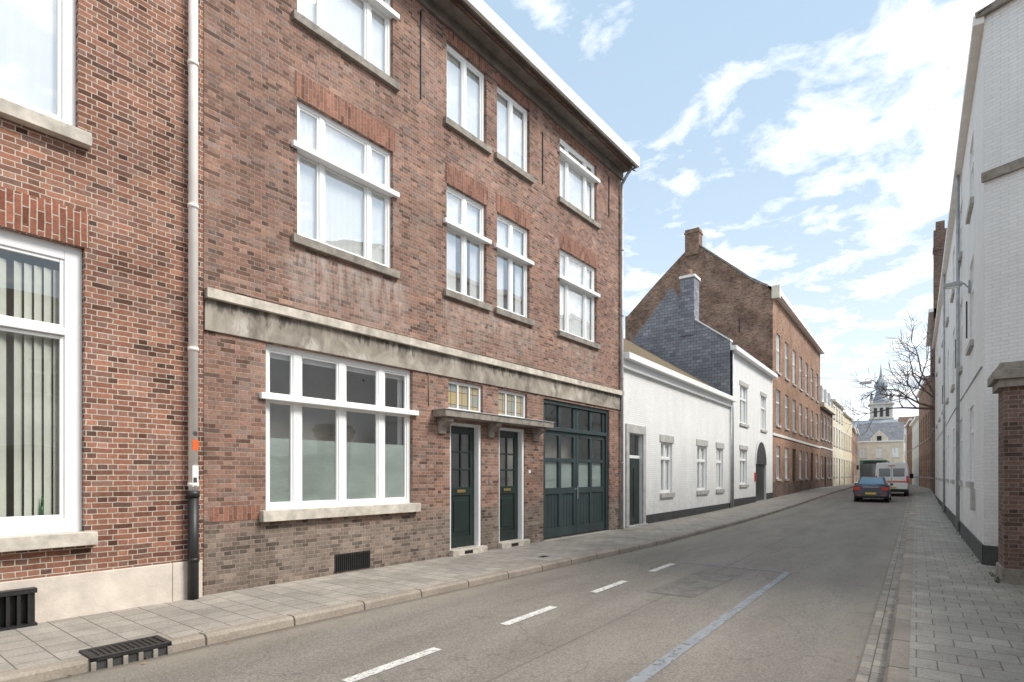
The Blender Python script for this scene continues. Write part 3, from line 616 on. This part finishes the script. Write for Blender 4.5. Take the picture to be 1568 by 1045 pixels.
def slab(mb,k0,k1,t,z0,z1):
    o=Vector((LR,0,0)); a=o+dv*k0; b=o+dv*k1; c=b+nv*t; d_=a+nv*t
    i=len(mb.v); mb.v+=[(p.x,p.y,z) for z in(z0,z1) for p in(a,b,c,d_)]
    for q in((0,1,2,3),(4,5,6,7),(0,1,5,4),(1,2,6,5),(2,3,7,6),(3,0,4,7)): mb.f.append([i+k for k in q]); mb.sm.append(False)
slab(R.mb('flank_band',STONED,0),-.02,3.7,.06,7.05,7.22); slab(R.mb('flank_plinth',BLACKP,0),0,3.7,.03,-.2,.36); slab(R.mb('flank_coping',STONED,0),-.1,3.7,.10,10.10,10.22)
R.mb('gutter',OFFW).box(0,LR+.05,-.16,0,9.98,10.16); R.mb('roof',TILE,0).face([(0,-.1,10.16),(LR+.1,-.1,10.16),(LR+1.6,4,11.2),(0,4,11.2)])
for s in(27.0,LR-16): 
    R.mb('downpipe',ZINC,0).tube((s,-.08,0.1),(s,-.08,9.95),.045)
for s in(LR-9,LR-20,LR-4.2): R.mb('wall_anchors',IRON,0).box(s,s+.04,-.03,0,5,5.9)
R.mb('wall_cable',LGREY,0).path([(LR-.3,-.015,3.7),(LR-8,-.015,3.75),(LR-20,-.015,3.7),(2,-.015,3.8)],.012,6)
R.mb('meter_box',GREYST,0).box(LR-2.2,LR-1.9,-.07,0,.9,1.35)
R.mb('wall_hook',IRON,0).tube((LR+.42,.65,5.1),(LR+.52,.6,5.1),.035)
R.done()
Lp=G('street_lamp',(1.02,17.0,0),-R90)
t=Lp.mb('bracket',LGREY,0); t.path([(0,0,6.0),(0,-.1,6.14),(0,-.2,6.17)],.016,8); t.tube((0,-.01,5.9),(0,-.01,6.2),.022)
h=Lp.mb('lamp_head',LGREY,.012); h.prism([(-.12,6.15),(-.2,6.21),(-.46,6.19),(-.5,6.13),(-.46,6.10),(-.16,6.10)],-.08,.08)
Lp.mb('lamp_lens',WHITE,0).box(-.06,.06,-.44,-.2,6.08,6.10); Lp.done()
P=G('brick_gate_pier',(1.1,11.5,0),0,bevel=.008)
P.mb('shaft',BR_D,0).box(0,.75,0,.75,-.1,3.0); P.mb('base',STONED).box(-.03,.78,-.03,.78,-.1,.22)
P.mb('cap',STONED).box(-.07,.82,-.07,.82,3.0,3.12); P.mb('cap',STONED).box(-.13,.88,-.13,.88,3.12,3.26); P.mb('cap',STONED).box(-.05,.8,-.05,.8,3.26,3.38); P.done()
Gw=G('garden_wall',(0,0,0),0); Gw.mb('wall',BR_D,0).box(1.86,2.2,-18,11.6,-.1,2.3); Gw.mb('coping',STONED,0).box(1.82,2.24,-18,11.55,2.3,2.4); Gw.done()
simple('white_house',(6,10,0),-R90,24,6.0,8,WB2,grid(24,7,[(1,2.8),(4,5.4)]),ridge=2.2).done()
R2=simple('brick_house',(1.0,62,0),-R90,13,13.2,9,BR_D,grid(13,4,[(1.5,3.6),(5,7.4),(9,11.4)]),ridge=0)
R2.mb('stack',BR_D,0).box(12.2,13.0,-.02,.72,12.5,18.6); R2.mb('stack',BR_D,0).box(12.15,13.05,-.06,.78,17.2,17.4); R2.mb('stack',BR_D,0).box(12.3,12.9,.1,.6,18.6,19.2)
R2.mb('stack',BR_D,0).prism([(0,13),(0,15.5),(1.4,17),(3.2,14.5),(3.2,13)],12.4,12.95); R2.done()
dr=Vector((2.2,-43,0)); RR=math.atan2(-43,2.2); far=Vector((-1.2,105,0)); un=dr.normalized()
simple('brick_house',far,RR,15,9,9,BR_EF,grid(15,5,[(1.5,3.6),(5,7.4)]),ridge=2).done()
simple('white_house',far+un*15,RR,13,8.2,9,WB,grid(13,4,[(1.5,3.6),(5,7)]),ridge=2.5).done()
simple('brick_house',far+un*28,RR,15,10.4,9,BR_EF,grid(15,5,[(1.5,3.6),(5,7.4)]),ridge=2.2).done()

# ------------------------------------------------------------ end of the street
X=simple('cream_house',(-10.2,137,.4),0,8.2,8.2,8,CREAM,grid(8.2,3,[(1.2,3),(4.8,6.8)]),ridge=4,rmat=SLATEG)
X.mb('gable_front',CREAM,0).face([(2.6,-.12,8),(5.6,-.12,8),(5.6,-.12,8.8),(4.1,-.12,10.4),(2.6,-.12,8.8)]); X.mb('gable_window',DGL,0).box(3.7,4.5,-.16,-.13,8,9.2); X.done()
simple('white_house',(-3.3,151,.4),0,9,12.2,9,WB,grid(9,5,[(1.2,3.2),(4.6,6.6),(8.4,10.2)]),ridge=2.2).done()
simple('brick_house',(-22,128,.4),0,12,8,8,BR_EF,grid(12,4,[(1.2,3),(4.8,6.8)]),ridge=3).done()
simple('brick_house',(6,140,.4),0,16,9,8,BR_EF,grid(16,5,[(1.2,3),(4.8,6.8)]),ridge=3).done()
K=G('church',(-8.1,190.6,0),math.radians(5)); t=K.mb('tower',CHST,.05)
t.box(-2.6,2.6,-2.6,2.6,0,21.5)
for z,e in((14,.25),(17.2,.3),(21.3,.45)): t.box(-2.6-e,2.6+e,-2.6-e,2.6+e,z,z+.35)
for x in(-1.4,0,1.4):
    K.mb('belfry_shade_panels',BLACKP,0).box(x-.38,x+.38,-2.66,-2.6,17.9,20.4); K.mb('belfry_shade_panels',BLACKP,0).box(2.6,2.66,x-.38,x+.38,17.9,20.4)  # black panels on solid walls; the shade inside openings is painted
for sx in(-1,1):
    for sy in(-1,1): t.tube((sx*2.3,sy*2.3,21.6),(sx*2.3,sy*2.3,23.0),.32,n=8); K.mb('spires',SLATEP,0).tube((sx*2.3,sy*2.3,23),(sx*2.3,sy*2.3,25.2),.4,.03,8)
sp=K.mb('spires',SLATEP,0)
prof=[(2.3,21.65),(2.2,22.6),(1.5,24),(1.25,25),(1.25,26.2),(1.75,26.6),(1.6,27.4),(.9,28.4),(.45,29.2),(.2,31),(.04,33)]
for (r0,z0),(r1,z1) in zip(prof,prof[1:]): sp.tube((0,0,z0),(0,0,z1),r0,r1,12,False)
nv_=K.mb('nave_roof',SLATEP,0); nv_.prism([(-9,13),(-3,17),(3,13)],-9,9); K.mb('nave',CHST,0).box(-9,9,-9,3,0,13); K.done()

# ------------------------------------------------------------ bare tree
T=MB(); rnd=random.Random(11)
def branch(p,d,L,r,lev):
    n=4; q=Vector(p); dd=Vector(d).normalized()
    for i in range(n):
        dd=(dd+Vector((rnd.uniform(-.2,.2),rnd.uniform(-.2,.2),rnd.uniform(-.08,.2)))).normalized(); nx=q+dd*L/n
        T.tube(q,nx,max(r*(1-.15*i),.010),max(r*(1-.15*(i+1)),.009),6,False); q=nx
        if lev>0 and i>0:
            for _ in range(2 if lev<3 else 1):
                a=dd.orthogonal().normalized(); b=dd.cross(a); t=rnd.uniform(0,6.28); nd=dd*.75+(a*math.cos(t)+b*math.sin(t))*.8
                branch(q,nd,L*rnd.uniform(.5,.72),r*.5,lev-1)
T.tube((1.7,48,-.1),(1.6,48,6),.2,.15,10); 
for d in((-.9,-.1,.35),(-.6,.1,.9),(-.75,-.3,.6),(.2,.2,1),(-.9,.2,.1)): branch((1.6,48,5.8+rnd.uniform(0,.4)),d,3.2,.095,3)
T.finish('bare_tree',BARK)

H=G('street_lamp',(-2.9,47,0),0); w=H.mb('suspension_wire',IRON,0)
w.path([(-4.55,0,9.1),(-2,0,8.6),(0,0,8.42),(2,0,8.6),(3.95,0,9.0)],.009,5); w.tube((0,0,8.42),(0,0,8.25),.012)
H.mb('lamp_head',LGREY,.02).prism([(-.1,8.25),(.1,8.25),(.16,8.12),(-.16,8.12)],-.36,.36); H.mb('lamp_lens',WHITE,0).box(-.3,.3,-.1,.1,8.06,8.12); H.done()

# ------------------------------------------------------------ vehicles
def lerp(a,b,t): return a+(b-a)*t
def inset(q,u0,u1,v0,v1,off=.012):
    q=[Vector(p) for p in q]; n=(q[1]-q[0]).cross(q[3]-q[0]).normalized()*off
    f=lambda u,v:(q[0].lerp(q[1],u)).lerp(q[3].lerp(q[2],u),v)+n
    return [f(u0,v0),f(u1,v0),f(u1,v1),f(u0,v1)]
def loft(mb,secs):
    rings=[]
    for (y,hb,hm,ht,zb,zm,zt) in secs:
        rings.append([(-hb,y,zb),(-hm,y,zm),(-hm*.99,y,lerp(zm,zt,.6)),(-ht,y,zt),(0,y,zt+.015),(ht,y,zt),(hm*.99,y,lerp(zm,zt,.6)),(hm,y,zm),(hb,y,zb)])
    i=len(mb.v); n=len(rings[0])
    for r in rings: mb.v+=r
    for a in range(len(rings)-1):
        for k in range(n):
            k2=(k+1)%n; mb.f.append([i+a*n+k,i+a*n+k2,i+(a+1)*n+k2,i+(a+1)*n+k]); mb.sm.append(True)
    mb.f.append([i+k for k in range(n)]); mb.sm.append(False); j=i+(len(rings)-1)*n; mb.f.append([j+k for k in range(n)][::-1]); mb.sm.append(False)
def wheels(V,hw,ys,r=.32):
    for y in ys:
        for s in(-1,1):
            V.mb('tyres',RUB,.015).tube((s*(hw-.2),y,r),(s*hw,y,r),r,n=24); V.mb('rims',CHR,0).tube((s*hw,y,r),(s*(hw+.012),y,r),r*.62,n=16)
            V.mb('wheel_arches',RUB,0).tube((s*(hw-.24),y,r+.02),(s*(hw+.002),y,r+.02),r+.06,n=24)
yc=38.4
V=G('car',(-2.12,yc,g(yc+2)-.1),0)
loft(V.mb('body',CARM,0),[(0,.70,.80,.66,.34,.58,.90),(.06,.80,.87,.72,.26,.6,.96),(.35,.84,.90,.75,.2,.64,1.0),(1.0,.86,.90,.78,.2,.66,.98),(3.1,.86,.9,.78,.2,.64,.95),(3.9,.83,.87,.74,.22,.58,.84),(4.25,.76,.8,.62,.28,.5,.72)])
cb=V.mb('cabin',CARM,.03)
b0=[(-.74,.38,.97),(.74,.38,.97),(.74,3.15,.93),(-.74,3.15,.93)]; t0=[(-.56,.95,1.42),(.56,.95,1.42),(.56,2.35,1.43),(-.56,2.35,1.43)]
i=len(cb.v); cb.v+=b0+t0
for q in((0,3,2,1),(4,5,6,7),(0,1,5,4),(1,2,6,5),(2,3,7,6),(3,0,4,7)): cb.f.append([i+k for k in q]); cb.sm.append(False)
V.mb('rear_window',SKYGL,0).face(inset([b0[0],b0[1],t0[1],t0[0]],.06,.94,.1,.9)); V.mb('windscreen',DGL,0).face(inset([b0[2],b0[3],t0[3],t0[2]],.06,.94,.1,.9))
for q in([b0[1],b0[2],t0[2],t0[1]],[b0[3],b0[0],t0[0],t0[3]]):
    V.mb('side_windows',DGL,0).face(inset(q,.12,.48,.12,.86)); V.mb('side_windows',DGL,0).face(inset(q,.52,.88,.12,.86))
for s in(-1,1):
    V.mb('tail_lamps',RED,.01).box(*sorted((s*.5,s*.85)),-.015,.2,.66,.84); V.mb('mirrors',CARM,.02).box(*sorted((s*.84,s*1.0)),2.5,2.62,.92,1.05)
    V.mb('fog_reflectors',RED,0).box(*sorted((s*.5,s*.7)),-.055,.05,.36,.41)
V.mb('bumper',CARM,.03).box(-.82,.82,-.05,.2,.30,.56); V.mb('lower_bumper',RUB,.02).box(-.7,.7,-.045,.1,.22,.32)
V.mb('number_plate',YELP,0).box(-.26,.26,-.07,-.05,.43,.54); V.mb('boot_trim',CHR,0).box(-.4,.4,-.02,.02,.84,.87)
wheels(V,.86,(.85,3.35)); V.done()
yv=46.3
V=G('van',(-1.36,yv,g(yv)-.1),0); 
loft(V.mb('body',CARW,0),[(0,.86,.93,.80,.32,1.0,2.22),(.05,.9,.97,.85,.3,1.0,2.28),(3.6,.92,.98,.86,.3,1.0,2.28),(4.1,.92,.98,.8,.3,1.0,2.0),(4.6,.9,.95,.78,.3,.9,1.3),(5.1,.82,.88,.7,.34,.7,1.0)])
for s in(-1,1):
    V.mb('rear_windows',DGL,0).box(*sorted((s*.08,s*.72)),-.02,-.003,1.35,1.9)
    V.mb('tail_lamps',RED,0).box(*sorted((s*.82,s*.93)),-.03,.03,.9,1.4)
    V.mb('stripes',ORANGE,0).box(*sorted((s*.04,s*.8)),-.015,-.002,.95,1.05); V.mb('stripes_side',ORANGE,0).box(*sorted((s*.975,s*.99)),.1,4.2,.95,1.07)
    V.mb('side_windows',DGL,0).box(*sorted((s*.93,s*.965)),2.6,3.9,1.3,1.8)
    V.mb('mirrors',RUB,.02).box(*sorted((s*.95,s*1.2)),3.9,4.05,1.2,1.55)
V.mb('bumper',RUB,.02).box(-.9,.9,-.1,.1,.3,.5); V.mb('number_plate',YELP,0).box(-.26,.26,-.13,-.1,.55,.66); V.mb('brake_lamp',RED,0).box(-.2,.2,-.02,.0,2.05,2.1); V.mb('door_seam',RUB,0).box(-.008,.008,-.012,0,.5,2.1)
wheels(V,.92,(.95,4.1),.34); V.done()
V=G('bus',(-3.9,74,g(74)-.1),0); bb=V.mb('body',BUSG,.12); bb.box(-1.25,1.25,0,11,.3,3.0)
V.mb('windscreen',DGL,.03).box(-1.12,1.12,-.03,.02,1.15,2.5); V.mb('destination',BLACKP,0).box(-.9,.9,-.035,0,2.6,2.85); V.mb('front_panel',YEL,.02).box(-1.15,1.15,-.02,.02,.5,1.05)
for s in(-1,1):
    V.mb('headlamps',WHITE,0).box(*sorted((s*.75,s*1.05)),-.04,0,.62,.8); V.mb('side_glass',DGL,0).box(*sorted((s*1.25,s*1.262)),.4,10.6,1.3,2.5); V.mb('mirrors',RUB,0).box(*sorted((s*1.3,s*1.5)),-.25,-.15,1.9,2.4)
wheels(V,1.24,(2.4,8.2),.48); V.done()

# ------------------------------------------------------------ kerb gully
yk=1.95; Gg=G('kerb_drain',(kl(yk),yk,0),math.atan2(1,.0617),bevel=.004)
t=Gg.mb('cover',IRON); t.box(0,.66,-.03,.0,-.02,.022)
t.box(0,.05,-.03,.34,-.02,.02); t.box(.61,.66,-.03,.34,-.02,.02); t.box(.05,.61,.30,.34,-.02,.02); t.box(.05,.61,0,.30,-.02,.010)
for k in range(11): x=.08+k*.047; t.box(x,x+.022,.02,.28,.010,.018)
Gg.mb('slot_shade',BLACKP,0).box(.0,.66,-.014,.0,-.11,-.02)  # black plate on the kerb face, painted shade behind the bars
for k in range(6): x=.0+k*.124; Gg.mb('bars',STONED).box(x,x+.04,-.038,-.014,-.105,-.02)
Gg.done()
lv=MB(); rn=random.Random(5)
for _ in range(80):
    y=rn.uniform(1.5,26); x=kl(y)+rn.uniform(.01,.22) if rn.random()<.7 else kr(y)-rn.uniform(.0,.25); z=g(y)-.085; a=rn.uniform(0,6.3); s=rn.uniform(.012,.03)
    lv.face([(x+s*math.cos(a),y+s*math.sin(a),z),(x-s*.6*math.sin(a),y+s*.6*math.cos(a),z+.012),(x-s*math.cos(a),y-s*math.sin(a),z+.003),(x+s*.6*math.sin(a),y-s*.6*math.cos(a),z+.008)])
lv.finish('fallen_leaves',plain('dead_leaf',(.34,.17,.05),.8,.4,30))
wd=MB()
for _ in range(90):
    if rn.random()<.75: x=rn.uniform(.93,1.0); y=rn.uniform(13.6,40)
    else: x=1.06-rn.uniform(0,.06); y=rn.uniform(11.4,12.4)
    for k in range(6):
        a=rn.uniform(0,6.3); h=rn.uniform(.01,.045); r=rn.uniform(.01,.03); w_=.005
        wd.face([(x-w_,y,g(y)),(x+w_,y,g(y)),(x+r*math.cos(a),y+r*math.sin(a),g(y)+h)])
wd.finish('weeds',plain('weed_green',(.08,.11,.03),.8,.4,30))

# ------------------------------------------------------------ sky + sun
W_=bpy.data.worlds.new('World'); S.world=W_; W_.use_nodes=True; nt=W_.node_tree; nt.nodes.clear()
el=math.radians(46); az=math.atan2(.93,.36)
sky=N(nt,'ShaderNodeTexSky',sky_type='NISHITA'); sky.sun_disc=False; sky.sun_elevation=el; sky.sun_rotation=az; sky.air_density=1.; sky.dust_density=1.; sky.ozone_density=1.5
co=N(nt,'ShaderNodeTexCoord').outputs['Generated']; sp=N(nt,'ShaderNodeSeparateXYZ',{0:co}); zc=mth(nt,'MAXIMUM',sp.outputs[2],0.)
den=mth(nt,'ADD',zc,.12); px=mth(nt,'DIVIDE',sp.outputs[0],den); py=mth(nt,'DIVIDE',sp.outputs[1],den)
pv=N(nt,'ShaderNodeCombineXYZ',{0:px,1:py}).outputs[0]
n1=N(nt,'ShaderNodeTexNoise',{'Vector':mapv(nt,pv,scale=(1,1,1),loc=(3.3,1.7,0)),'Scale':5.2,'Detail':7,'Roughness':.60,'Distortion':.25}).outputs['Fac']; n2=noi(nt,mapv(nt,pv,loc=(9,2,0)),.9,2,.5)
cl=mth(nt,'ADD',mth(nt,'MULTIPLY',n1,.62),mth(nt,'MULTIPLY',n2,.43))
cf=mr(nt,cl,.50,.66,.0,.95)
hz=mth(nt,'POWER',mth(nt,'SUBTRACT',1.,zc),4.)
base=mix(nt,'MIX',.66,sky.outputs[0],(4.6,6.1,7.5))
base=mix(nt,'MIX',mth(nt,'MULTIPLY',hz,.82),base,(9.2,9.3,9.4))
colr=mix(nt,'MIX',cf,base,(12.,11.7,11.2))
bg=N(nt,'ShaderNodeBackground',{0:colr,1:.15}); ow=N(nt,'ShaderNodeOutputWorld'); nt.links.new(bg.outputs[0],ow.inputs[0])
sl_=bpy.data.lights.new('sun','SUN'); sl_.energy=3.8; sl_.angle=math.radians(20); sl_.color=(1,.955,.88)
so=bpy.data.objects.new('sun',sl_); S.collection.objects.link(so)
so.rotation_euler=Vector((math.cos(el)*math.sin(az),math.cos(el)*math.cos(az),math.sin(el))).to_track_quat('Z','Y').to_euler()

# ------------------------------------------------------------ camera
cd=bpy.data.cameras.new('camera'); cd.lens=36*870/1568; cd.sensor_width=36; cd.clip_end=3000; cd.shift_y=(728-522.5)/1568
co_=bpy.data.objects.new('camera',cd); S.collection.objects.link(co_); co_.location=(0,0,1.65); co_.rotation_euler=(math.radians(90),0,math.radians(35.43)); S.camera=co_
